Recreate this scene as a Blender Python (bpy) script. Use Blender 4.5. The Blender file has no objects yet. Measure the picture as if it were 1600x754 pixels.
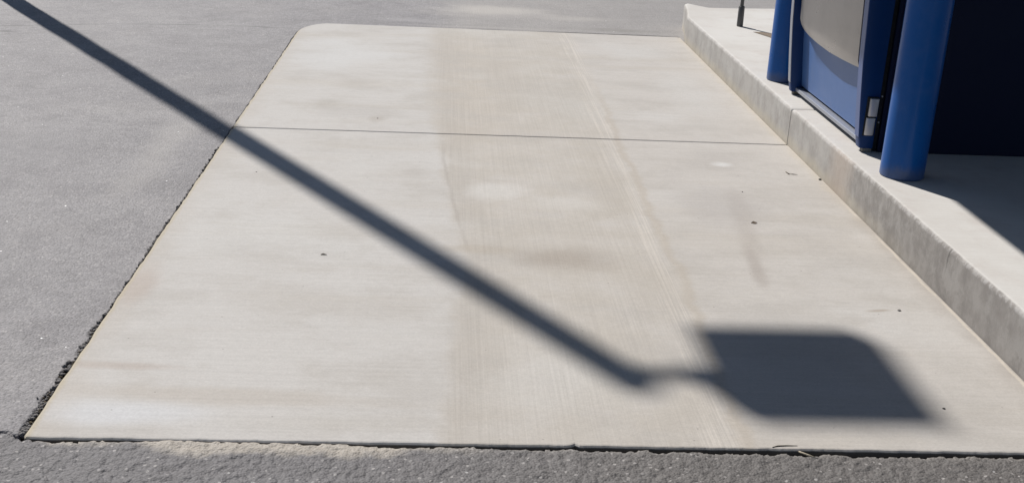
import bpy, math, random
import numpy as np
from mathutils import Matrix, Vector

S = bpy.context.scene
COL = S.collection
rng = random.Random(7)

# ------------------------------------------------------------------ camera, sky, sun, exposure
FPX, PITCH, ROLL, YAW, CAMH = 1831.977, 0.35144333, -0.05028347, 0.06787589, 1.2514
cp, sp = math.cos(PITCH), math.sin(PITCH)
fw = Vector((math.sin(YAW)*cp, math.cos(YAW)*cp, -sp))
rt = Vector((math.cos(YAW), -math.sin(YAW), 0))
dn = fw.cross(rt)
r2 = rt*math.cos(ROLL) + dn*math.sin(ROLL)
d2 = dn*math.cos(ROLL) - rt*math.sin(ROLL)
cam_data = bpy.data.cameras.new("camera")
cam = bpy.data.objects.new("camera", cam_data); COL.objects.link(cam)
m = Matrix((r2, -d2, -fw)).transposed().to_4x4()
m.translation = (0, 0, CAMH)
cam.matrix_world = m
cam_data.sensor_width = 36; cam_data.lens = 36*FPX/1600
cam_data.clip_start = 0.05; cam_data.clip_end = 2000
S.camera = cam

SUN_EL = math.radians(47)
AZX, AZY = -0.528, 0.849                      # horizontal direction towards the sun
to_sun = Vector((AZX*math.cos(SUN_EL), AZY*math.cos(SUN_EL), math.sin(SUN_EL))).normalized()
sun_data = bpy.data.lights.new("sun", 'SUN')
sun_data.energy = 4.6; sun_data.angle = math.radians(0.53); sun_data.color = (1.0, 0.955, 0.90)
sun = bpy.data.objects.new("sun", sun_data); COL.objects.link(sun)
sun.rotation_euler = to_sun.to_track_quat('Z', 'Y').to_euler()
sun.location = (-4, 7, 9)

W = bpy.data.worlds.new("World"); S.world = W; W.use_nodes = True
wn = W.node_tree.nodes; wl = W.node_tree.links
sky = wn.new('ShaderNodeTexSky'); sky.sky_type = 'NISHITA'; sky.sun_disc = False
sky.sun_elevation = SUN_EL; sky.sun_rotation = math.atan2(AZX, AZY)
sky.air_density = 1.0; sky.dust_density = 0.5; sky.ozone_density = 1.6
wl.new(sky.outputs[0], wn['Background'].inputs[0]); wn['Background'].inputs[1].default_value = 0.05

S.view_settings.view_transform = 'Standard'; S.view_settings.look = 'None'
S.view_settings.gamma = 1; S.view_settings.use_curve_mapping = False
S.view_settings.exposure = 0.28
S.render.engine = 'CYCLES'
S.cycles.use_denoising = True
S.cycles.max_bounces = 8

# ------------------------------------------------------------------ helpers
class Mat:
    def __init__(s, name):
        s.m = bpy.data.materials.new(name); s.m.use_nodes = True
        s.t = s.m.node_tree; s.b = s.t.nodes['Principled BSDF']
        g = s.n('ShaderNodeNewGeometry'); s.P = g.outputs['Position']; s.N = g.outputs['Normal']
        sx = s.n('ShaderNodeSeparateXYZ'); s.t.links.new(s.P, sx.inputs[0])
        s.x, s.y, s.z = sx.outputs
    def n(s, ty): return s.t.nodes.new(ty)
    def put(s, v, sock):
        if isinstance(v, bpy.types.NodeSocket): s.t.links.new(v, sock)
        elif isinstance(v, tuple) and len(v) == 3 and sock.type == 'RGBA': sock.default_value = (*v, 1)
        else: sock.default_value = v
    def ma(s, op, a, b=0.0, c=0.0, clamp=False):
        k = s.n('ShaderNodeMath'); k.operation = op; k.use_clamp = clamp
        s.put(a, k.inputs[0]); s.put(b, k.inputs[1]); s.put(c, k.inputs[2]); return k.outputs[0]
    def add(s, a, b): return s.ma('ADD', a, b)
    def sub(s, a, b): return s.ma('SUBTRACT', a, b)
    def mul(s, a, b): return s.ma('MULTIPLY', a, b)
    def mn(s, a, b): return s.ma('MINIMUM', a, b)
    def mx(s, a, b): return s.ma('MAXIMUM', a, b)
    def step(s, v, a, b):                      # smoothstep, a may be above b
        k = s.n('ShaderNodeMapRange'); k.interpolation_type = 'SMOOTHSTEP'
        s.put(v, k.inputs[0])
        lo, hi = (a, b)
        inv = False
        if isinstance(a, (int, float)) and isinstance(b, (int, float)) and a > b: lo, hi, inv = b, a, True
        s.put(lo, k.inputs[1]); s.put(hi, k.inputs[2])
        k.inputs[3].default_value = 1.0 if inv else 0.0; k.inputs[4].default_value = 0.0 if inv else 1.0
        return k.outputs[0]
    def vec(s, scale=(1, 1, 1), off=(0, 0, 0), src=None):
        k = s.n('ShaderNodeMapping'); s.put(src or s.P, k.inputs[0])
        k.inputs[1].default_value = off; k.inputs[3].default_value = scale; return k.outputs[0]
    def noise(s, scale=1.0, vs=(1, 1, 1), off=(0, 0, 0), detail=3, rough=0.55, dist=0.0, src=None):
        k = s.n('ShaderNodeTexNoise'); s.put(s.vec(vs, off, src), k.inputs['Vector'])
        k.inputs['Scale'].default_value = scale; k.inputs['Detail'].default_value = detail
        k.inputs['Roughness'].default_value = rough; k.inputs['Distortion'].default_value = dist
        return k.outputs[0]
    def voro(s, scale, feature='F1', vs=(1, 1, 1), off=(0, 0, 0)):
        k = s.n('ShaderNodeTexVoronoi'); k.feature = feature
        s.put(s.vec(vs, off), k.inputs['Vector']); k.inputs['Scale'].default_value = scale
        return k
    def mix(s, f, a, b, mode='MIX'):
        k = s.n('ShaderNodeMix'); k.data_type = 'RGBA'; k.blend_type = mode
        s.put(f, k.inputs[0]); s.put(a, k.inputs[6]); s.put(b, k.inputs[7]); return k.outputs[2]
    def grey(s, v):
        k = s.n('ShaderNodeCombineColor'); 
        for i in range(3): s.put(v, k.inputs[i])
        return k.outputs[0]
    def blob(s, cx, cy, rx, ry, soft=0.8, wob=0.25, rot=0.0):
        w = s.wob if hasattr(s, 'wob') else None
        if w is None:
            w = s.wob = s.sub(s.noise(3.1, detail=4), 0.5)
        dx = s.sub(s.x, cx); dy = s.sub(s.y, cy)
        if rot:
            c, q = math.cos(rot), math.sin(rot)
            dx, dy = s.add(s.mul(dx, c), s.mul(dy, q)), s.sub(s.mul(dy, c), s.mul(dx, q))
        dx = s.ma('DIVIDE', dx, rx); dy = s.ma('DIVIDE', dy, ry)
        d = s.ma('SQRT', s.add(s.mul(dx, dx), s.mul(dy, dy)))
        d = s.add(d, s.mul(w, wob*2.6))
        return s.step(d, 1.0, 1.0-soft)
    def curve_of_y(s, pts, y0=1.8, y1=7.4, v0=-1.0, v1=1.0):
        k = s.n('ShaderNodeValToRGB'); r = k.color_ramp
        pts = sorted(pts)
        r.interpolation = 'EASE' if False else 'LINEAR'
        while len(r.elements) < len(pts): r.elements.new(0.5)
        for e, (y, v) in zip(r.elements, pts):
            e.position = (y-y0)/(y1-y0)
        for e, (y, v) in zip(r.elements, pts):
            g = (v-v0)/(v1-v0); e.color = (g, g, g, 1)
        s.put(s.ma('DIVIDE', s.sub(s.y, y0), y1-y0), k.inputs[0])
        sc = s.n('ShaderNodeSeparateColor'); s.t.links.new(k.outputs[0], sc.inputs[0])
        return s.add(s.mul(sc.outputs[0], v1-v0), v0)
    def bump(s, h, strength, dist, prev=None):
        k = s.n('ShaderNodeBump'); k.inputs['Strength'].default_value = strength
        k.inputs['Distance'].default_value = dist; s.put(h, k.inputs['Height'])
        if prev is not None: s.put(prev, k.inputs['Normal'])
        return k.outputs[0]
    def set(s, **kw):
        names = dict(color='Base Color', rough='Roughness', metal='Metallic', normal='Normal',
                     spec='Specular IOR Level', coat='Coat Weight', coat_rough='Coat Roughness', ior='IOR')
        for k, v in kw.items(): s.put(v, s.b.inputs[names[k]])
        return s.m

def tag(o, label=None, cat=None, group=None, kind=None):
    if label: o['label'] = label
    if cat: o['category'] = cat
    if group: o['group'] = group
    if kind: o['kind'] = kind
    return o

def link(name, verts, faces, mat, parent=None, smooth=False):
    me = bpy.data.meshes.new(name); me.from_pydata([tuple(v) for v in verts], [], faces)
    me.validate(); me.update()
    if smooth:
        for p in me.polygons: p.use_smooth = True
    me.materials.append(mat)
    o = bpy.data.objects.new(name, me); COL.objects.link(o)
    if parent:
        o.parent = parent
        o.matrix_parent_inverse = parent.matrix_basis.inverted()
    return o

def empty(name, loc):
    o = bpy.data.objects.new(name, None); COL.objects.link(o); o.location = loc; o.empty_display_size = 0.1
    return o

class MB:
    def __init__(s): s.v = []; s.f = []
    def addm(s, vs, fs):
        k = len(s.v); s.v += [tuple(p) for p in vs]; s.f += [tuple(i+k for i in f) for f in fs]
    def box(s, x0, x1, y0, y1, z0, z1, b=0.0):
        if b <= 0:
            vs = [(x, y, z) for z in (z0, z1) for y in (y0, y1) for x in (x0, x1)]
            s.addm(vs, [(0, 2, 3, 1), (4, 5, 7, 6), (0, 1, 5, 4), (2, 6, 7, 3), (0, 4, 6, 2), (1, 3, 7, 5)])
        else:
            s.solid([(x0, y0), (x1, y0), (x1, y1), (x0, y1)], z0, z1, b, 2, True)
    def solid(s, outline, z0, z1, r, n=3, both=False):
        """prism over a counter-clockwise outline with rounded top (and bottom) edges"""
        P = np.array(outline, float)
        a = np.roll(P, 1, 0); c = np.roll(P, -1, 0)
        e1 = P-a; e2 = c-P
        n1 = np.stack([e1[:, 1], -e1[:, 0]], 1); n2 = np.stack([e2[:, 1], -e2[:, 0]], 1)
        n1 /= np.linalg.norm(n1, axis=1)[:, None]; n2 /= np.linalg.norm(n2, axis=1)[:, None]
        nn = n1+n2; nn /= (1+(n1*n2).sum(1))[:, None].clip(0.35)
        rings = []
        prof = [(r*(1-math.cos(t)), r*(1-math.sin(t))) for t in np.linspace(math.pi/2, 0, n+1)]
        for ins, dz in prof: rings.append((ins, z1-dz))
        if both:
            for ins, dz in reversed(prof): rings.append((ins, z0+dz))
        else: rings.append((0, z0))
        vs = []; fs = []; N = len(P)
        for ins, z in rings:
            Q = P - nn*ins
            vs += [(q[0], q[1], z) for q in Q]
        for k in range(len(rings)-1):
            for i in range(N):
                j = (i+1) % N
                fs.append((k*N+i, (k+1)*N+i, (k+1)*N+j, k*N+j))
        fs.append(tuple(range(N))); fs.append(tuple(reversed(range((len(rings)-1)*N, len(rings)*N))))
        s.addm(vs, fs)
    def lathe(s, prof, cx, cy, n=48):
        vs = []; fs = []
        for r, z in prof:
            vs += [(cx+r*math.cos(2*math.pi*i/n), cy+r*math.sin(2*math.pi*i/n), z) for i in range(n)]
        for k in range(len(prof)-1):
            for i in range(n):
                j = (i+1) % n; fs.append((k*n+i, k*n+j, (k+1)*n+j, (k+1)*n+i))
        fs.append(tuple(reversed(range(n)))); fs.append(tuple(range((len(prof)-1)*n, len(prof)*n)))
        s.addm(vs, fs)
    def extrude_y(s, prof, y0, y1):
        """closed (x,z) profile pulled along y"""
        n = len(prof)
        vs = [(x, y0, z) for x, z in prof]+[(x, y1, z) for x, z in prof]
        fs = [(i, (i+1) % n, n+(i+1) % n, n+i) for i in range(n)]
        fs += [tuple(reversed(range(n))), tuple(range(n, 2*n))]
        s.addm(vs, fs)
    def tube(s, pts, rad, n=8):
        pts = [Vector(p) for p in pts]; vs = []; fs = []
        for k, p in enumerate(pts):
            d = (pts[min(k+1, len(pts)-1)]-pts[max(k-1, 0)]).normalized()
            u = d.orthogonal().normalized(); w = d.cross(u)
            r = rad[k] if isinstance(rad, (list, tuple)) else rad
            vs += [p+(u*math.cos(2*math.pi*i/n)+w*math.sin(2*math.pi*i/n))*r for i in range(n)]
        for k in range(len(pts)-1):
            for i in range(n):
                j = (i+1) % n; fs.append((k*n+i, k*n+j, (k+1)*n+j, (k+1)*n+i))
        fs.append(tuple(reversed(range(n)))); fs.append(tuple(range((len(pts)-1)*n, len(pts)*n)))
        s.addm(vs, fs)
    def rock(s, c, r, squash=0.7, seed=0):
        q = random.Random(seed)
        t = (1+5**0.5)/2
        ico = [(-1, t, 0), (1, t, 0), (-1, -t, 0), (1, -t, 0), (0, -1, t), (0, 1, t), (0, -1, -t), (0, 1, -t),
               (t, 0, -1), (t, 0, 1), (-t, 0, -1), (-t, 0, 1)]
        fs = [(0, 11, 5), (0, 5, 1), (0, 1, 7), (0, 7, 10), (0, 10, 11), (1, 5, 9), (5, 11, 4), (11, 10, 2), (10, 7, 6),
              (7, 1, 8), (3, 9, 4), (3, 4, 2), (3, 2, 6), (3, 6, 8), (3, 8, 9), (4, 9, 5), (2, 4, 11), (6, 2, 10), (8, 6, 7), (9, 8, 1)]
        s.addm([(c[0]+x/1.9*r*q.uniform(.65, 1.25), c[1]+y/1.9*r*q.uniform(.65, 1.25), c[2]+z/1.9*r*squash*q.uniform(.7, 1.2))
                for x, y, z in ico], fs)
    def build(s, name, mat, parent=None, smooth=False):
        return link(name, s.v, s.f, mat, parent, smooth)

def auto_smooth(o, deg=35):
    me = o.data
    for p in me.polygons: p.use_smooth = True
    me.set_sharp_from_angle(angle=math.radians(deg))
    return o

# value noise on numpy arrays
def vnoise(x, y, seed=0):
    xi = np.floor(x).astype(np.int64); yi = np.floor(y).astype(np.int64)
    fx = x-xi; fy = y-yi; fx = fx*fx*(3-2*fx); fy = fy*fy*(3-2*fy)
    def h(a, b):
        n = (a*374761393+b*668265263+seed*974634777) & 0x7fffffff
        n = ((n ^ (n >> 13))*1274126177) & 0x7fffffff
        return ((n ^ (n >> 16)) & 0xffff)/65535.0
    return (h(xi, yi)*(1-fx)+h(xi+1, yi)*fx)*(1-fy)+(h(xi, yi+1)*(1-fx)+h(xi+1, yi+1)*fx)*fy

# ------------------------------------------------------------------ materials of the setting
SEAM = [(2.0, .015), (2.17, .023), (2.44, .041), (2.76, .053), (3.1, .09), (3.27, .10), (3.43, .083), (3.68, .058), (4.19, .021),
        (4.67, .001), (5.7, -.03), (7.2, -.05)]
RSEAM = [(2.0, .64), (2.5, .655), (2.92, .677), (3.2, .687), (3.45, .68), (3.8, .693), (4.49, .701), (4.95, .715),
         (5.86, .731), (6.72, .752), (7.2, .76)]

def concrete_slab_material():
    M = Mat("broomed_concrete")
    xs = M.sub(M.x, M.curve_of_y(SEAM)); xr = M.sub(M.x, M.curve_of_y(RSEAM))
    jit = M.mul(M.sub(M.noise(6, detail=6, rough=.7), 0.5), 0.11)
    xs = M.add(xs, jit); xr = M.add(xr, jit)
    soft = M.mul(M.step(M.y, 4.5, 5.2), .05)
    right_of_seam = M.step(M.add(xs, M.mul(M.sub(M.noise(5.5, off=(3, 3, 0), detail=4), .5), soft)), M.sub(-0.035, soft), M.add(0.03, soft))
    centre = M.mul(right_of_seam, M.step(xr, 0.05, -0.05))
    left = M.step(xs, 0.03, -0.035)
    # broom lines: along y in the middle lane, along x elsewhere
    by = M.noise(1, (150, 1.3, 1), detail=4, rough=0.7, dist=0.2)
    by2 = M.noise(1, (420, 6, 1), detail=2, rough=0.7)
    bx = M.noise(1, (1.6, 95, 1), (3, 1, 0), detail=4, rough=0.7, dist=0.15)
    bx2 = M.noise(1, (7, 380, 1), detail=2)
    big = M.noise(1.1, detail=5, rough=0.6); mid = M.noise(5.5, detail=5, rough=0.65); fine = M.noise(160, detail=4, rough=0.7); grit = M.noise(38, (1, 1.5, 1), detail=5, rough=.75)
    col = M.mix(left, (.418, .396, .371), (.420, .405, .386))
    col = M.mix(M.mul(centre, M.mul(M.step(M.add(M.mul(big, .5), M.mul(mid, .5)), .32, .62), .95)), col, (.378, .349, .308))
    farband = M.mul(M.mul(right_of_seam, M.step(xs, .52, .05)), M.mul(M.step(M.y, 4.3, 4.8), M.step(M.y, 7.2, 6.2)))
    col = M.mix(M.mul(farband, M.add(.15, M.mul(mid, .7))), col, (.365, .325, .275))
    # the lane just right of the seam is darker and fades out
    fade = M.mul(right_of_seam, M.step(xs, 0.19, 0.0))
    col = M.mix(M.mul(fade, M.add(0.0, M.mul(mid, 0.95))), col, (.325, .300, .27))
    sl = M.mul(M.step(M.ma('ABSOLUTE', M.sub(M.sub(M.x, M.curve_of_y(SEAM)), M.mul(M.sub(mid, .5), .03))), .011, .001), M.mul(M.step(M.y, 4.65, 4.3), M.step(M.y, 3.15, 3.4)))
    col = M.mix(M.mul(sl, .38), col, (.25, .225, .20))
    # long beige streaks across the left half
    lf = M.noise(1, (0.55, 4.2, 1), (2, 5, 0), detail=5, rough=0.6)
    col = M.mix(M.mul(M.step(lf, 0.5, 0.7), 0.5), col, (.375, .345, .305))
    col = M.mix(M.mul(M.step(big, 0.50, 0.72), 0.5), col, (.455, .448, .435))
    cl = M.noise(2.3, (1, 1.6, 1), (5, 2, 0), detail=6, rough=.68)
    col = M.mix(M.mul(M.step(cl, 0.46, 0.66), 0.55), col, (.350, .330, .305))
    col = M.mix(M.mul(M.step(mid, 0.48, 0.75), 0.5), col, (.36, .338, .31))
    # pale ridge lines along the right seam
    ridge = M.mul(M.step(M.ma('ABSOLUTE', M.add(xr, 0.012)), 0.07, 0.0), M.step(by, 0.45, 0.6))
    col = M.mix(M.mul(ridge, 0.6), col, (.49, .455, .41))
    rline = M.mul(M.step(M.ma('ABSOLUTE', M.sub(xr, 0.03)), 0.03, 0.0), M.step(M.y, 6.3, 4.8))
    col = M.mix(M.mul(rline, 0.55), col, (.35, .31, .26))
    # individual stains
    for (cx, cy, rx, ry, f, c, so, wo, ro) in [
        (.38, 3.27, .20, .13, .55, (.29, .258, .222), .95, .3, 0), (.12, 3.33, .16, .05, .4, (.33, .295, .25), .9, .3, 0),
        (.20, 3.9, .13, .12, .35, (.50, .49, .47), .9, .4, 0), (.42, 3.78, .2, .1, .3, (.48, .465, .44), .9, .4, 0),
        (1.015, 3.62, .05, .52, .26, (.30, .268, .24), .95, .4, -.12), (.958, 3.25, .032, .22, .36, (.28, .25, .225), .95, .3, -.10),
        (.97, 3.85, .20, .35, .35, (.33, .31, .295), .95, .4, .15), (1.06, 4.35, .16, .22, .35, (.35, .33, .31), .9, .4, 0),
        (-.27, 4.87, .05, .06, .3, (.29, .26, .225), .9, .5, 0), (-.50, 5.08, .11, .12, .4, (.33, .31, .28), .9, .5, 0),
        (-.35, 4.98, .25, .14, .28, (.34, .32, .30), .95, .5, 0), (-.70, 2.27, .22, .07, .5, (.47, .475, .485), .9, .3, 0),
        (-.74, 2.5, .2, .025, .35, (.32, .27, .235), .9, .3, -.03), (-.80, 2.98, .06, .2, .45, (.35, .30, .265), .9, .4, 0),
        (-.45, 2.36, .5, .05, .35, (.35, .315, .275), .9, .3, -.06), (-.2, 2.24, .25, .06, .3, (.37, .35, .32), .9, .4, 0),
        (-.09, 4.1, .05, .06, .3, (.33, .31, .29), .9, .5, 0), (.55, 5.4, .35, .6, .2, (.36, .34, .31), .95, .5, 0),
        (-.55, 3.4, .4, .25, .22, (.46, .455, .44), .95, .5, 0), (1.2, 5.6, .2, .6, .25, (.46, .455, .44), .95, .5, 0),
        (1.23, 2.93, .05, .012, .5, (.30, .26, .22), .9, .5, .2), (1.1, 4.33, .05, .04, .5, (.52, .52, .51), .9, .6, 0),
        (.60, 4.0, .10, .5, .3, (.35, .32, .28), .95, .5, .03), (.30, 5.9, .12, .9, .3, (.345, .318, .285), .95, .5, 0),
        (.62, 3.05, .12, .35, .25, (.36, .33, .29), .95, .5, 0), (.25, 2.45, .25, .2, .35, (.45, .435, .41), .95, .5, 0),
        (.9, 2.7, .2, .35, .3, (.355, .34, .32), .95, .5, 0), (-.3, 2.9, .3, .12, .3, (.355, .33, .30), .95, .5, -.05),
        (-.55, 6.2, .3, .5, .35, (.46, .46, .455), .9, .4, 0), (1.05, 6.6, .3, .3, .3, (.45, .445, .43), .9, .5, 0)]:
        col = M.mix(M.mul(M.blob(cx, cy, rx*1.12, ry*1.12, so*.85, wo*1.3, ro), min(.85, f*1.45)), col, c)
    # sand caught against the kerb foot, dirt creeping onto the left edge
    sand = M.mul(M.step(M.add(M.x, M.mul(M.sub(M.noise(9, detail=4), .5), .07)), 1.40, 1.455), M.step(M.y, 2.5, 4.0))
    col = M.mix(M.mul(sand, 0.5), col, (.42, .375, .30))
    foot = M.mul(M.step(M.add(M.x, M.mul(M.sub(M.noise(7, detail=4), .5), .12)), 1.36, 1.46), M.step(M.y, 4.6, 3.4))
    col = M.mix(M.mul(foot, 0.6), col, (.29, .262, .235))
    mort = M.mul(M.step(M.ma('ABSOLUTE', M.sub(M.add(M.x, M.mul(M.sub(mid, .5), .02)), 1.436)), .007, .002), M.mul(M.step(M.y, 4.0, 3.7), M.step(M.noise(4, off=(1, 1, 0)), .38, .5)))
    col = M.mix(M.mul(mort, .6), col, (.50, .455, .385))
    edge = M.step(M.add(M.x, M.mul(M.sub(M.noise(30, detail=4), .5), .012)), -.818, -.836)
    col = M.mix(M.mul(edge, 0.75), col, (.37, .315, .20))
    edge2 = M.step(M.add(M.x, M.mul(M.sub(M.noise(6, detail=4), .5), .12)), -.74, -.84)
    col = M.mix(M.mul(edge2, 0.3), col, (.37, .33, .285))
    # small dark pits and pock marks
    v = M.voro(55); vr = M.n('ShaderNodeSeparateColor'); M.t.links.new(v.outputs['Color'], vr.inputs[0])
    pit = M.mul(M.step(v.outputs['Distance'], 0.16, 0.08), M.step(vr.outputs[0], 0.975, 0.98))
    col = M.mix(M.mul(pit, 0.6), col, (.13, .12, .11))
    lines = M.add(M.mul(centre, M.sub(by, .5)), M.mul(M.sub(1, centre), M.mul(M.sub(bx, .5), .7)))
    tone = M.add(M.add(M.mul(lines, .32), M.add(M.mul(M.sub(fine, .5), .38), M.mul(M.sub(grit, .5), .26))), 1.0)
    col = M.mix(1.0, col, M.grey(tone), 'MULTIPLY')
    side_dirt_shade = M.step(M.add(M.z, M.mul(M.sub(mid, .5), .004)), -.0035, -.0065)  # dirt plus the open joint's shade, painted near-black on the slab sides
    col = M.mix(M.mul(side_dirt_shade, .9), col, (.035, .032, .030))
    h = M.add(M.mul(centre, M.add(M.mul(by, .8), M.mul(by2, .5))), M.mul(M.sub(1, centre), M.add(M.mul(bx, .5), M.mul(bx2, .3))))
    h = M.add(h, M.mul(fine, .5))
    n1 = M.bump(M.mul(M.step(xs, -.03, .03), 1.0), .10, .004)
    n1 = M.bump(h, .30, .0016, n1)
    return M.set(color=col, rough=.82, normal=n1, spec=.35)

def kerb_material():
    M = Mat("kerb_concrete")
    nx = M.n('ShaderNodeSeparateXYZ'); M.t.links.new(M.N, nx.inputs[0])
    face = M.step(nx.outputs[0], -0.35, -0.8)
    big = M.noise(1.7, detail=5, rough=0.6); mid = M.noise(9, detail=6, rough=0.65); fine = M.noise(170, detail=4, rough=.7)
    col = M.mix(M.step(big, .35, .7), (.50, .49, .47), (.44, .42, .395))
    col = M.mix(M.mul(M.step(mid, .5, .75), .35), col, (.38, .33, .305))
    lines = M.noise(1, (2.2, 70, 1), detail=4, rough=.65)
    # the kerb face: weathered, streaked, dirtier towards the near end
    st = M.noise(1, (1, 11, 5.0), (0, 3, 0), detail=6, rough=.68); st2 = M.noise(1, (1, 38, 15), detail=5, rough=.7)
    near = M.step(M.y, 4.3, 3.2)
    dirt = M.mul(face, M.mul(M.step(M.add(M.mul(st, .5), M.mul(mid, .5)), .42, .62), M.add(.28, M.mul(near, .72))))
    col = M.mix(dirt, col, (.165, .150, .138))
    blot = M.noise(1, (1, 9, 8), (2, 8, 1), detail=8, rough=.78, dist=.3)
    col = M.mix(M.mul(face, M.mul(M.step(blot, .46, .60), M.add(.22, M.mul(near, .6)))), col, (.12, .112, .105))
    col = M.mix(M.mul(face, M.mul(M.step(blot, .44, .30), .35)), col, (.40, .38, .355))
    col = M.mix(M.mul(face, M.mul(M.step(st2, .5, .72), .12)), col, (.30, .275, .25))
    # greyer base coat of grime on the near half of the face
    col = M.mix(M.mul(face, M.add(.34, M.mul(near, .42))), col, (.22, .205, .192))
    foot = M.mul(face, M.mul(M.step(M.add(M.z, M.mul(M.sub(mid, .5), .07)), .06, .0), M.step(M.y, 3.0, 4.2)))
    col = M.mix(M.mul(foot, .5), col, (.44, .39, .30))
    rust = M.mul(face, M.blob(1.45, 4.02, .2, .16, .9, .5))
    col = M.mix(M.mul(rust, .6), col, (.40, .335, .285))
    # worn pale arris along the top edge
    arris = M.mul(M.step(M.ma('ABSOLUTE', M.sub(M.z, .143)), .012, .003), M.step(M.noise(45, detail=5, rough=.7), .42, .6))
    col = M.mix(M.mul(arris, M.mul(M.step(M.x, 1.48, 1.46), .35)), col, (.55, .54, .53))
    v = M.voro(34); vr = M.n('ShaderNodeSeparateColor'); M.t.links.new(v.outputs['Color'], vr.inputs[0])
    pit = M.mul(M.mul(M.step(v.outputs['Distance'], .28, .12), M.step(vr.outputs[0], .93, .95)), face)
    col = M.mix(M.mul(pit, .6), col, (.08, .075, .07))
    crk = M.mul(M.mul(face, M.step(M.ma('ABSOLUTE', M.add(M.sub(M.y, 3.04), M.mul(M.sub(mid, .5), .05))), .006, .001)), M.step(M.z, .06, .12))
    col = M.mix(M.mul(crk, .7), col, (.08, .075, .07))
    tone = M.add(M.add(M.mul(M.sub(lines, .5), .14), M.mul(M.sub(fine, .5), .16)), 1.0)
    col = M.mix(1.0, col, M.grey(tone), 'MULTIPLY')
    h = M.add(M.mul(fine, .5), M.add(M.mul(lines, .4), M.mul(M.mul(face, st2), .15)))
    n1 = M.bump(h, .4, .002)
    n1 = M.bump(M.mul(pit, -1), .6, .006, n1)
    return M.set(color=col, rough=.85, normal=n1, spec=.3)

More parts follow.
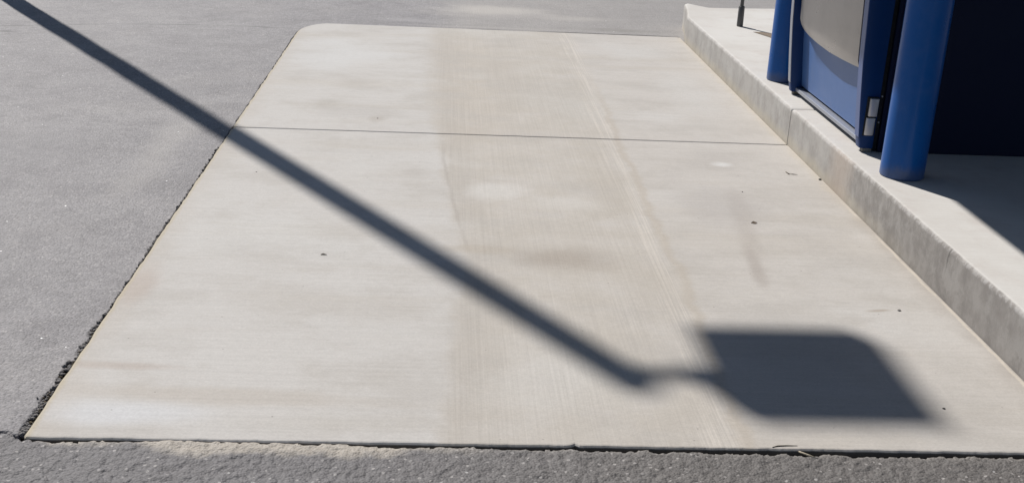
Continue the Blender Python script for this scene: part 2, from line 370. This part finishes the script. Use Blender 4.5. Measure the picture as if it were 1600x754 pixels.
def asphalt_material():
    M = Mat("weathered_asphalt")
    big = M.noise(.8, detail=5, rough=.6); mid = M.noise(4.5, detail=5, rough=.65); fine = M.noise(70, detail=4, rough=.7)
    near = M.step(M.add(M.y, M.mul(M.sub(mid, .5), .01)), 2.184, 2.174)
    v1 = M.voro(170); c1 = M.n('ShaderNodeSeparateColor'); M.t.links.new(v1.outputs['Color'], c1.inputs[0])
    v2 = M.voro(95, off=(7, 3, 0)); c2 = M.n('ShaderNodeSeparateColor'); M.t.links.new(v2.outputs['Color'], c2.inputs[0])
    col = M.mix(M.step(big, .35, .68), (.175, .168, .174), (.210, .202, .205))
    col = M.mix(M.mul(M.step(mid, .42, .66), .7), col, (.145, .138, .143))
    spk = M.noise(26, detail=5, rough=.75)
    col = M.mix(M.mul(M.step(spk, .50, .70), .42), col, (.275, .262, .26))
    col = M.mix(M.mul(M.step(spk, .48, .30), .38), col, (.105, .10, .104))
    col = M.mix(M.mul(M.step(M.noise(1.6, off=(4, 9, 0), detail=5), .52, .72), .4), col, (.25, .238, .234))
    col = M.mix(near, col, M.mix(M.step(M.x, -.35, .55), (.118, .113, .116), (.106, .099, .095)))
    # aggregate
    tone = M.add(.75, M.mul(c1.outputs[0], .50))
    col = M.mix(.8, col, M.grey(tone), 'MULTIPLY')
    pale = M.mul(M.step(c2.outputs[0], .86, .90), M.step(v2.outputs['Distance'], .42, .25))
    col = M.mix(M.mul(pale, M.add(.45, M.mul(near, .05))), col, (.42, .40, .385))
    dark = M.mul(M.step(c2.outputs[1], .90, .94), M.step(v2.outputs['Distance'], .45, .25))
    col = M.mix(M.mul(dark, .5), col, (.08, .078, .08))
    # dusty patches on the far side
    for (cx, cy, rx, ry, f, c) in [(.30, 7.85, .55, .35, .75, (.40, .375, .35)), (.8, 7.65, .45, .18, .5, (.36, .34, .32)),
                                   (-.2, 7.35, .35, .12, .4, (.31, .30, .30)), (-1.05, 4.4, .12, .9, .4, (.32, .305, .29)),
                                   (1.12, 7.26, .35, .10, .8, (.115, .11, .105)), (.2, 7.2, .8, .05, .4, (.30, .285, .27)), (-2.39, 6.555, .07, .035, .8, (.06, .06, .062)),
                                   (-1.5, 4.3, .25, .3, .4, (.17, .165, .17)), (-1.35, 3.1, .3, .3, .25, (.20, .195, .2))]:
        col = M.mix(M.mul(M.blob(cx, cy, rx, ry, .9, .4), f), col, c)
    # cement slurry smeared over the near edge
    cr = M.add(M.y, M.mul(M.sub(M.noise(7, detail=6, rough=.65), .5), .13))
    env = M.curve_of_y([(2.0, 0), (2.1, 0)], v0=-1, v1=1)
    w = M.add(M.mul(M.step(M.x, -.86, -.70), .025), M.mul(M.mul(M.step(M.x, -.62, -.48), M.step(M.x, -.02, -.12)), 0.033))
    w = M.add(w, M.mul(M.step(M.x, .05, -.02), -.01))
    lim = M.sub(2.165, w)
    crust = M.mul(M.step(M.sub(cr, lim), -.022, .022), M.mul(M.step(M.x, .16, -.05), M.step(M.y, 2.185, 2.17)))
    crust = M.mul(crust, M.step(M.x, -.84, -.80))
    col = M.mix(M.mul(crust, .78), col, M.mix(M.step(fine, .4, .65), (.345, .310, .262), (.41, .375, .325)))
    lip = M.mul(M.step(M.add(M.y, M.mul(M.sub(fine, .5), .02)), 2.135, 2.165), M.step(M.x, -.1, .2))
    col = M.mix(M.mul(lip, .35), col, (.34, .32, .29))
    # seam between two asphalt lanes left of the slab
    q = M.add(M.x, 1.1); ys = M.sub(6.975, M.mul(M.mul(q, q), .155))
    ds = M.ma('ABSOLUTE', M.add(M.sub(M.y, ys), M.mul(M.sub(mid, .5), .03)))
    seam = M.mul(M.step(ds, .022, .004), M.step(M.x, -.80, -.84))
    col = M.mix(M.mul(seam, M.step(mid, .3, .62)), col, (.10, .098, .10))
    # near-white quartz specks, their sparkle painted into the colour
    v3 = M.voro(70, off=(1, 5, 0)); c3 = M.n('ShaderNodeSeparateColor'); M.t.links.new(v3.outputs['Color'], c3.inputs[0])
    gl = M.mul(M.step(c3.outputs[0], .9955, .9962), M.step(v3.outputs['Distance'], .24, .14))
    gl = M.mul(gl, M.sub(1, M.mul(near, .75)))
    col = M.mix(gl, col, (.95, .95, .94))
    h = M.add(M.mul(M.sub(1, v1.outputs['Distance']), .5), M.mul(fine, .7))
    n1 = M.bump(h, .7, .0045)
    return M.set(color=col, rough=M.sub(.72, M.mul(gl, .3)), normal=n1, spec=.45)

MC, MK, MA = concrete_slab_material(), kerb_material(), asphalt_material()

# ------------------------------------------------------------------ the setting: asphalt, slab, kerb island
XL, XK, YN, YJ, YF = -0.838, 1.4494, 2.165, 4.660, 7.115

def gap_near(x):                                # width of the open joint in front of the slab
    g = np.interp(x, [-.86, -.80, -.70, -.645, -.63, -.53, -.51, -.2, .0, .28, .32, .34, .75, .80, .84, 1.2, 1.5],
                  [.002, .003, .003, .002, -.004, -.004, .001, .003, .006, .009, .005, .008, .009, .018, .009, .008, .007])
    return g+(vnoise(x/.03, x*0, 3)-.5)*.007+(vnoise(x/.009, x*0, 4)-.5)*.006
def gap_left(y):
    g = np.interp(y, [2.1, 2.2, 2.28, 2.4, 2.52, 2.6, 2.67, 2.70, 2.75, 3.0, 3.6, 7.2],
                  [.003, .010, .017, .013, .008, .002, .005, .018, .0035, .0025, .003, .0025])
    return g+(vnoise(y/.05, y*0, 8)-.5)*.020*np.interp(y, [2.6, 2.9], [.8, .25])+(vnoise(y/.012, y*0, 9)-.5)*np.interp(y, [2.6, 2.9], [.010, .004])

def asphalt():
    xs = np.concatenate([[-300, -100, -40, -15, -8], np.arange(-5, -1.0, .10), np.arange(-1.0, 1.9, .0042), np.arange(1.9, 5, .15), [8, 15, 40, 100, 300]])
    ys = np.concatenate([[-300, -100, -40, -10, -3, 0, 1.0, 1.5], np.arange(1.75, 1.95, .02), np.arange(1.95, 2.215, .0042),
                         np.arange(2.215, 7.25, .012), np.arange(7.3, 12, .15), [15, 25, 50, 100, 300, 600]])
    X, Y = np.meshgrid(xs, ys)
    dn = YN-Y; dl = XL-X                        # distances outside the near / left edge
    rough = (vnoise(X/.012, Y/.012, 1)-.5)*.0036+(vnoise(X/.03, Y/.03, 2)-.5)*.0028+(vnoise(X/.0062, Y/.0062, 5)-.5)*.0030
    amp = np.clip((2.25-Y)/.07, .18, 1)
    Z = -.011+rough*amp+(vnoise(X/.25, Y/.25, 6)-.5)*.006
    Z = np.where((np.abs(X) > 4.5) | (np.abs(Y) > 11), -.011, Z)
    Z = np.where((Y < 2.3) & (X > -.9), Z+np.interp(X, [-.9, -.8, -.25, .1, 1.2], [.0085, .0092, .0088, .0060, .0048]), Z)
    Z = Z+.008*np.clip((Y-YF+.12)/.1, 0, 1)*np.clip((X-XL+.05)/.3, 0, 1)*np.clip((3-X), 0, 1)*np.clip((9-Y)/1.5, 0, 1)        # flush with the slab at its far edge
    gn = gap_near(X); gl = gap_left(Y)
    f = np.ones_like(X)
    f = np.where((X > XL-.003) & (Y < YN+.001), np.clip((dn-gn)/.006+.5, 0, 1), f)
    t = np.clip((Y-(YF-.325))/.33, 0, 1)
    dl = XL+.17*(1-np.sqrt(1-t*t*.999))-X       # the far left corner of the slab is rounded
    f2 = np.clip((dl-gl)/.006+.5, 0, 1)
    f = np.where((Y > YN-.002) & (Y < YF) & (X < XK), f2, f)
    f = f*f*(3-2*f)
    crack = (X < XL+.002) & (np.abs(Y-2.180-(vnoise(X/.02, X*0, 11)-.5)*.022) < .0045)
    Z = np.where(crack, Z-.014, Z)
    Z = Z*f+(-.055)*(1-f)
    n, mcol = X.shape
    keep = np.ones((n-1, mcol-1), bool)
    cxm = (X[:-1, :-1]+X[1:, 1:])/2; cym = (Y[:-1, :-1]+Y[1:, 1:])/2
    keep &= ~((cxm > XL+.05) & (cxm < XK-.0) & (cym > YN+.05) & (cym < YF-.1))
    keep &= ~((cxm > XK+.05) & (cxm < 3.3) & (cym > 2.5) & (cym < 6.9))
    idx = np.arange(n*mcol).reshape(n, mcol)
    q = np.stack([idx[:-1, :-1], idx[:-1, 1:], idx[1:, 1:], idx[1:, :-1]], -1)[keep]
    used, inv = np.unique(q, return_inverse=True); q = inv.reshape(-1, 4)
    V = np.stack([X.ravel(), Y.ravel(), Z.ravel()], 1)[used]
    me = bpy.data.meshes.new("ground"); me.vertices.add(len(V)); me.vertices.foreach_set("co", V.ravel())
    me.loops.add(q.size); me.loops.foreach_set("vertex_index", q.ravel().astype(np.int32))
    me.polygons.add(len(q)); me.polygons.foreach_set("loop_start", np.arange(0, q.size, 4, dtype=np.int32))
    me.update(calc_edges=True); me.validate()
    me.polygons.foreach_set("use_smooth", np.ones(len(q), bool))
    me.materials.append(MA)
    o = bpy.data.objects.new("ground", me); COL.objects.link(o)
    return tag(o, 'weathered grey asphalt with pale aggregate around the concrete slab', 'ground', kind='structure')
asphalt()

def arange2(a, b, s):
    n = max(2, int(abs(b-a)/s)+1); return list(np.linspace(a, b, n))

def slab():
    mb = MB()
    def jit(t, k, a): return float((vnoise(np.array([t/.03]), np.array([0.]), k)[0]-.5)*a+(vnoise(np.array([t/.008]), np.array([0.]), k+1)[0]-.5)*a*.5)
    near = [(x, YN+jit(x, 21, .0025)) for x in arange2(XL+.004, XK-.001, .008)]
    # small spall on the front edge
    near = [(x, y+.007*math.exp(-((x-.302)/.006)**2)) for x, y in near]
    out = near+[(XK, YN+.01)]+[(XK, YJ-.006)]
    out += [(x, YJ-.0022+jit(x, 31, .003)) for x in arange2(XK-.006, XL+.006, .03)]
    out += [(XL+jit(y, 41, .004), y) for y in arange2(YJ-.01, YN+.01, .03)]
    mb.solid(out, -.15, 0, .007, 3)
    out = [(x, YJ+.0022+jit(x, 31, .003)) for x in arange2(XL+.006, XK-.006, .03)]+[(XK, YJ+.007), (XK, YF-.03)]
    out += [(x, YF-.015+.02*(XK-x)/2.2) for x in arange2(XK-.02, XL+.20, .05)]
    for t in np.linspace(0, math.pi/2, 10)[1:]:
        out.append((XL+.17-.17*math.sin(t), YF+.005-.33+.33*math.cos(t)))
    out += [(XL+jit(y, 41, .004), y) for y in arange2(YF-.36, YJ+.012, .03)]
    mb.solid(out, -.15, 0, .007, 3)
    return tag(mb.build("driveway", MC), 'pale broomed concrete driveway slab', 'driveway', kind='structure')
slab()

def island():
    mb = MB()
    def seg(y0, y1, last=False):
        left = [(XK+float((vnoise(np.array([y/.06]), np.array([0.]), 51)[0]-.5)*.0014), y) for y in arange2(y1 if not last else 6.95, y0, .03)]
        if last:
            o = left+[(3.4, y0), (3.4, 7.52), (2.6, 7.47), (2.07, 7.41), (1.80, 7.36), (1.665, 7.35), (1.60, 7.44), (1.556, 7.50), (1.53, 7.46), (1.50, 7.24), (1.462, 7.02)]
        else:
            o = left+[(3.4, y0), (3.4, y1)]
        mb.solid(o, -.1, .15, .014, 4)
    seg(-3.0, 4.672); seg(4.681, 0, True)
    return tag(auto_smooth(mb.build("pavement", MK), 50), 'raised concrete kerb island', 'pavement', kind='structure')
island()

# ------------------------------------------------------------------ object materials
def paint(name, c, rough=.35, dust=.12, coat=.0, spec=.4):
    M = Mat(name)
    d = M.noise(7, detail=5, rough=.65); s = M.noise(1, (30, 30, 2), detail=4, rough=.6); f = M.noise(260, detail=2)
    col = M.mix(M.mul(M.step(d, .45, .8), dust), c, (.30, .31, .33))
    col = M.mix(M.mul(M.step(s, .55, .8), dust*.8), col, tuple(v*.6 for v in c))
    r = M.add(rough, M.mul(M.sub(d, .5), .25))
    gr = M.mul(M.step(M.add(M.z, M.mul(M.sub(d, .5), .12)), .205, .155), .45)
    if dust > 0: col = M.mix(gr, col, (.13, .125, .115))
    nb = M.bump(M.add(M.noise(40, detail=2), M.mul(f, .3)), .08, .001)
    return M.set(color=col, rough=r, normal=nb, spec=spec, coat=coat, coat_rough=.12)
BLUE = paint("blue_gloss_paint", (.006, .082, .305), .30, .07, .08, .16)
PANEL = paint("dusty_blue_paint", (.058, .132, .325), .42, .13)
NAVY = paint("navy_paint", (.0015, .005, .028), .6, .0, .0, .25)
FRAME = paint("shade_toned_frame_paint", (.003, .030, .125), .36, .0, .0, .2)  # frame blue darkened, puts the shade of the cheek sides into the colour
def steel_material(name, c, rough, metal):
    M = Mat(name)
    b = M.noise(1, (8, 8, 90), detail=3); d = M.noise(6, detail=5, rough=.65)
    col = M.mix(M.mul(M.step(d, .45, .75), .35), c, tuple(v*.75 for v in c))
    col = M.mix(M.mul(M.step(b, .5, .8), .2), col, tuple(min(1, v*1.25) for v in c))
    return M.set(color=col, rough=M.add(rough, M.mul(M.sub(d, .5), .2)), metal=metal, normal=M.bump(b, .05, .001))
SILVER = steel_material("grey_fascia_paint", (.36, .34, .325), .30, .45)
HINGE = steel_material("galvanised_hinge", (.52, .50, .50), .45, .4)
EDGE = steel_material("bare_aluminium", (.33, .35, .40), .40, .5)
STRIP = paint("sunlit_toned_edge_paint", (.08, .12, .27), .4, .12)  # paler copy of the frame blue, sunlit cheek front put into the colour
DARKM = steel_material("dark_grey_rod", (.10, .098, .098), .5, .2)
GALV = steel_material("lamp_post_steel", (.30, .31, .32), .5, .5)
def plain(name, c, rough=.8, sc=60):
    M = Mat(name); d = M.noise(sc, detail=4, rough=.65)
    col = M.mix(M.step(d, .35, .7), c, tuple(v*.55 for v in c))
    return M.set(color=col, rough=rough, normal=M.bump(d, .3, .001))
RUBBER = plain("black_rubber", (.02, .02, .02)); GLASS = plain("dark_screen", (.015, .017, .02), .12)
MOSS = plain("dry_moss", (.085, .066, .038), .95, 200)
TWIG = plain("dry_twig", (.11, .085, .06), .9, 150); STRAW = plain("dry_straw", (.46, .40, .30), .8, 150)
LEAF = plain("brown_leaf", (.17, .125, .085), .8, 90); STONE = plain("dark_pebble", (.045, .042, .04), .85, 200)
GREYSTONE = plain("grey_pebble", (.16, .15, .14), .85, 200)
CANOPY = paint("canopy_soffit_paint", (.20, .185, .165), .6, .05)

# ------------------------------------------------------------------ the cash machine kiosk
def xf(z): return float(np.interp(z, [.16, .19, .33, .47, .70, .95, 1.2, 1.7], [1.518, 1.511, 1.497, 1.485, 1.474, 1.470, 1.472, 1.49]))
FY0, FY1 = 4.030, 4.975
atm = empty("cash_machine_kiosk", (2.1, 4.5, .15))
tag(atm, 'blue drive-up cash machine in a dark kiosk on the kerb island between the two bollards', 'cash machine')

b = MB(); b.box(1.585, 2.9, 4.036, 4.97, .151, 2.35, .004)
housing = b.build("housing", NAVY, atm)
b = MB()
for x in (1.60, ): b.box(x-.0, x+.012, 4.0335, 4.0365, .155, 2.2)
b.build("edge_trim", NAVY, housing)

b = MB(); b.solid([(.56, 1.6), (3.3, 1.6), (3.3, 6.33), (.56, 6.33)], 2.352, 2.58, .01, 2)
b.build("canopy_roof", CANOPY, atm)
b = MB(); b.box(3.05, 3.17, 1.9, 2.02, .151, 2.351, .008); b.build("canopy_post", NAVY, atm)
b = MB(); b.box(3.05, 3.17, 6.0, 6.12, .151, 2.351, .008); b.build("canopy_post", NAVY, atm)

# door frame: two cheeks and the head
zz = list(np.linspace(.166, 1.70, 40))
def cheek(y0, y1):
    r = .006
    mb = MB(); rows = []
    for z in zz:
        x = xf(z); xb = 1.563
        rows.append([(xb, y0, z), (x+r, y0, z), (x+r*.3, y0+r*.3, z), (x, y0+r, z), (x, y1-r, z), (x+r*.3, y1-r*.3, z), (x+r, y1, z), (xb, y1, z)])
    n = 8; vs = [p for R in rows for p in R]; fs = []
    for k in range(len(rows)-1):
        for i in range(n):
            j = (i+1) % n; fs.append((k*n+j, k*n+i, (k+1)*n+i, (k+1)*n+j))
    fs.append(tuple(range(n))); fs.append(tuple(reversed(range((len(rows)-1)*n, len(rows)*n))))
    mb.addm(vs, fs); return mb
frame = MB()
for y0, y1 in ((FY0, FY0+.048), (FY1-.042, FY1)):
    c = cheek(y0, y1); frame.addm(c.v, c.f)
frame.box(1.48, 1.563, FY0+.049, FY1-.043, 1.64, 1.70, .004)
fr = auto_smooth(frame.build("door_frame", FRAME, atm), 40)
for y0, y1 in ((FY0+.004, FY0+.045), (FY1-.038, FY1-.006)):      # edge strips on the cheeks, paler to hold the fronts' sunlit tone
    e = MB()
    pr = [(xf(z)-.0022, z) for z in zz[1:-1]]+[(xf(z)+.002, z) for z in reversed(zz[1:-1])]
    e.extrude_y(pr, y0, y1); e.build("lit_edge_strip", STRIP if y0 < 4.5 else EDGE, fr)

# recessed lower panel following the frame's curve, with a seam above the sill
def skin(name, y0, y1, z0, z1, off, th, mat, parent, bulge=0.0, zbot=None, ny=24, nz=24):
    F = []; Bk = []
    for i in range(ny+1):
        t = i/ny; y = y0+(y1-y0)*t
        for k in range(nz+1):
            za = zbot(y) if zbot else z0
            z = za+(z1-za)*k/nz
            edge = 1-(2*t-1)**6
            x = xf(z)+off-bulge*(1-(2*t-1)**2)-.0
            x += .004*(1-edge)*(1 if bulge else 0)
            if bulge and k == 0: x += .006
            F.append((x, y, z)); Bk.append((x+th, y, z))
    vs = F+Bk; n = len(F); fs = []; w = nz+1
    for i in range(ny):
        for k in range(nz):
            a = i*w+k; fs.append((a, a+1, a+w+1, a+w)); fs.append((n+a, n+a+w, n+a+w+1, n+a+1))
    for i in range(ny):
        a = i*w; fs.append((a, a+w, n+a+w, n+a)); a = i*w+nz; fs.append((a, n+a, n+a+w, a+w))
    for k in range(nz):
        a = k; fs.append((a, n+a, n+a+1, a+1)); a = ny*w+k; fs.append((a, a+1, n+a+1, n+a))
    mb = MB(); mb.addm(vs, fs)
    return auto_smooth(mb.build(name, mat, parent), 45)
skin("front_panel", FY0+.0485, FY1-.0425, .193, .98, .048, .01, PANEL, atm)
b = MB(); b.box(1.534, 1.583, FY0+.0487, FY1-.0427, .169, .184, .002)
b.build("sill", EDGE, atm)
b = MB(); b.box(1.568, 1.584, FY0+.02, FY1-.02, .152, 1.68); b.build("door_gasket", RUBBER, atm)

def zb(y): return float(np.interp(y, [4.08, 4.15, 4.30, 4.45, 4.62, 4.74, 4.82, 4.88], [.438, .437, .434, .432, .437, .444, .452, .466]))
skin("receipt_cover", FY0+.108, FY1-.088, .44, 1.0, .012, .030, SILVER, atm, bulge=.010, zbot=zb)
fas = skin("upper_fascia", FY0+.053, FY1-.044, 1.003, 1.637, .03, .02, SILVER, atm)
b = MB(); b.box(1.494, 1.52, 4.26, 4.70, 1.22, 1.54, .004); b.build("screen", GLASS, fas)
b = MB(); b.box(1.47, 1.52, 4.36, 4.60, 1.05, 1.16, .004); b.build("keypad", HINGE, fas)

# hinge on the near side of the door frame
b = MB(); b.box(1.518, 1.559, FY0-.003, FY0-.0005, .213, .356, .001)
hg = b.build("hinge", RUBBER, atm)
for z0, z1, x0 in ((.218, .281, 1.521), (.287, .351, 1.525)):
    k = MB(); cxh = x0+.016; prof = []
    n = 20; ring = []
    for i in range(n):
        a = math.pi*2*i/n; ring.append((cxh+.016*math.copysign(abs(math.cos(a))**.6, math.cos(a)), FY0-.0105+.0075*math.copysign(abs(math.sin(a))**.6, math.sin(a))))
    k.solid(ring, z0, z1, .0015, 2, True)
    auto_smooth(k.build("hinge_knuckle", HINGE, hg), 40)
for x, z in ((1.5725, .357), (1.5735, .262)):
    k = MB(); k.rock((x, 4.0345, z), .0035, 1, 3); k.build("screw", HINGE, housing)
for y in (FY0+.012, FY1-.025):
    k = MB(); k.box(1.528, 1.56, y-.010, y+.016, .1508, .1655, .002); k.build("levelling_foot", plain("grey_shim", (.22, .20, .17)), atm)

# ------------------------------------------------------------------ bollards
def bollard(x, y, label):
    R = .0735
    prof = [(R-.003, .1505), (R, .154)]+[(R, z) for z in np.linspace(.2, 1.17, 8)]
    prof += [(R*math.cos(t), 1.17+R*.75*math.sin(t)) for t in np.linspace(.15, 1.5, 8)]
    mb = MB(); mb.lathe(prof, 0, 0, 64)
    o = mb.build("bollard", BLUE); o.location = (x, y, 0); auto_smooth(o, 40)
    return tag(o, label, 'bollard', 'blue bollards guarding the cash machine')
bollard(1.571, 3.752, 'blue steel bollard in front, standing before the dark kiosk wall near the hinge')
bollard(1.563, 5.240, 'blue steel bollard at the back, beyond the far edge of the cash machine')

# ------------------------------------------------------------------ marker rod on the island
rod = empty("marker_rod", (1.703, 6.68, .15))
tag(rod, 'thin dark marker rod in a thicker sleeve at the far end of the kerb island', 'marker rod')
b = MB(); b.tube([(1.703, 6.68, .150), (1.703, 6.68, .156), (1.7025, 6.68, .262), (1.7025, 6.68, .266)], [.017, .0185, .0175, .014], 14)
auto_smooth(b.build("sleeve", DARKM, rod), 40)
b = MB(); b.tube([(1.7025, 6.68, .262), (1.706, 6.68, .70), (1.713, 6.68, 1.25)], [.0105, .0100, .009], 12)
auto_smooth(b.build("rod", DARKM, rod), 40)

# ------------------------------------------------------------------ lamp post whose shadow crosses the slab
K = .9325                                        # shadow length per metre of height
PH = 7.60
px, py = .485-.528*K*PH*1.0, 2.455+.849*K*PH
lp = empty("lamp_post", (px, py, -.01))
tag(lp, 'slim steel lamp post with boxy head casting the long shadow over the slab', 'lamp post')
b = MB(); b.tube([(px, py, -.02), (px, py, 2.5), (px, py, 5.0), (px, py, PH)], [.069, .065, .060, .056], 24)
auto_smooth(b.build("pole", GALV, lp), 40)
b = MB(); b.box(px-.16, px+.16, py-.16, py+.16, -.012, .02, .004); b.build("base_plate", GALV, lp)
ZA = PH-.072
zbot = ZA-.065
hx, hy = .690-.528*K*zbot, 2.435+.849*K*zbot
b = MB(); b.tube([(px, py, ZA), (px+.10, py, ZA+.002), (hx+.03, py-.0, ZA)], [.034, .030, .030], 12)
b.solid([(hx-.11, py-.030), (hx-.03, hy-.04), (hx-.03, py+.035), (hx-.11, py+.028)], ZA-.03, ZA+.05, .004, 2, True)
auto_smooth(b.build("arm", GALV, lp), 40)
b = MB(); b.solid([(hx-.028, hy-.062), (hx+.408, hy-.062), (hx+.408, hy+.368), (hx-.028, hy+.368)], zbot, zbot+.14, .008, 2, True)
hd = b.build("lamp_head", DARKM, lp)
b = MB(); b.box(hx+.03, hx+.347, hy+.03, hy+.32, zbot-.006, zbot+.0, 0); b.build("lens", HINGE, hd)

# ------------------------------------------------------------------ dry moss and crumbs in the left joint
b = MB()
for i in range(1500):
    y = 2.19+(rng.random()**1.7)*4.75
    g = float(gap_left(np.array([y]))[0])
    if y < 2.6 and rng.random() < .35: r = rng.uniform(.002, .006)
    else: r = rng.uniform(.0015, .0042)
    x = XL-.001-rng.random()*max(.003, g)
    if y > 2.75: r *= .6
    b.rock((x, y, rng.uniform(-.022, -.009)), r, .8, i)
tag(b.build("moss", MOSS), 'dark dry moss and crumbs in the joint along the left slab edge', 'moss', kind='stuff')

b = MB()
for i in range(420):
    y = 2.19+(rng.random()**2.2)*2.2
    g = float(gap_left(np.array([y]))[0])
    r = rng.uniform(.0025, .0065)
    b.rock((XL-.003-rng.random()*max(.004, g*1.3), y, rng.uniform(-.014, -.006)), r, .8, 5000+i)
tag(b.build("gravel", plain("asphalt_crumbs", (.19, .18, .175), .9, 220)), 'loose grey asphalt crumbs in the wide part of the left joint', 'gravel', kind='stuff')

# ------------------------------------------------------------------ litter
def pebble(x, y, z, r, label, mat=STONE, seed=1, sq=.6):
    mb = MB(); r *= .72; mb.rock((0, 0, r*.30), r, sq, seed); o = mb.build("pebble", mat); o.location = (x, y, z)
    return tag(o, label, 'pebble', 'small pebbles lying about')
pebble(1.436, 4.168, .0, .009, 'dark pebble lying against the foot of the kerb below the front bollard', seed=2)
pebble(-.401, 2.106, -.011, .007, 'dark pebble on the asphalt in front of the slab where the cement smear ends', seed=3)
pebble(-.775, 1.990, -.011, .006, 'dark pebble in the near left corner on the asphalt', seed=4)
pebble(1.182, 2.361, 0, .005, 'dark pebble on the slab right of the lamp head shadow', seed=5, sq=.5)
pebble(1.095, 3.986, 0, .004, 'tiny dark pebble on the slab right of the middle lane', seed=6)
pebble(1.286, 2.932, 0, .008, 'flat grey pebble on the slab close to the kerb above the lamp head shadow', GREYSTONE, 7, .35)
pebble(-.266, 4.872, 0, .005, 'grey pebble on the far slab beside the faint brown stain', GREYSTONE, 8, .5)
pebble(-.65, 4.05, 0, .004, 'grey pebble near the left slab edge under the pole shadow', GREYSTONE, 9, .5)
def twig(name, pts, r, label, mat=TWIG, group=None):
    mb = MB(); mb.tube(pts, r, 6); o = mb.build(name, mat, None, True); return tag(o, label, 'twig', group)
twig("twig", [(1.328, 4.258, .002), (1.332, 4.228, .002), (1.344, 4.224, .003), (1.364, 4.222, .002)], [.0011, .0019, .0014, .0008], 'small bent dark twig on the slab near the kerb joint')
twig("twig", [(-.341, 3.246, .0015), (-.334, 3.248, .003), (-.323, 3.246, .0015)], [.001, .0022, .0008], 'short dark twig alone on the left half of the slab')
twig("twig", [(.783, 2.162, -.003), (.800, 2.149, -.004), (.818, 2.137, -.006)], [.0018, .0024, .0016], 'pale straw bit lying across the front joint below the lamp head shadow', STRAW)
twig("twig", [(.728, 2.172, .0006), (.741, 2.177, .0012), (.760, 2.179, .0012), (.785, 2.180, .0006)], [.0006, .0013, .0010, .0005], 'thin dark curved strand added for the crack lines on the front edge of the slab')  # added tube standing in for dark crack strokes in the slab edge
def leaf(pts, label):
    mb = MB(); n = len(pts); th = .0012
    mb.addm([(x, y, z) for x, y, z in pts]+[(x, y, z-th) for x, y, z in pts],
            [tuple(range(n)), tuple(reversed(range(n, 2*n)))]+[(i, n+i, n+(i+1) % n, (i+1) % n) for i in range(n)])
    return tag(mb.build("dead_leaf", LEAF), label, 'leaf')
leaf([(1.042, 3.643, .002), (1.050, 3.648, .006), (1.064, 3.644, .003), (1.054, 3.637, .002)], 'small curled brown leaf on the slab beside the long faint brownish streak')
leaf([(1.738, 6.50, .152), (1.80, 6.33, .153), (1.86, 6.20, .152), (1.83, 6.34, .168), (1.78, 6.46, .160)], 'long dry brown leaf on the kerb island behind the back bollard')
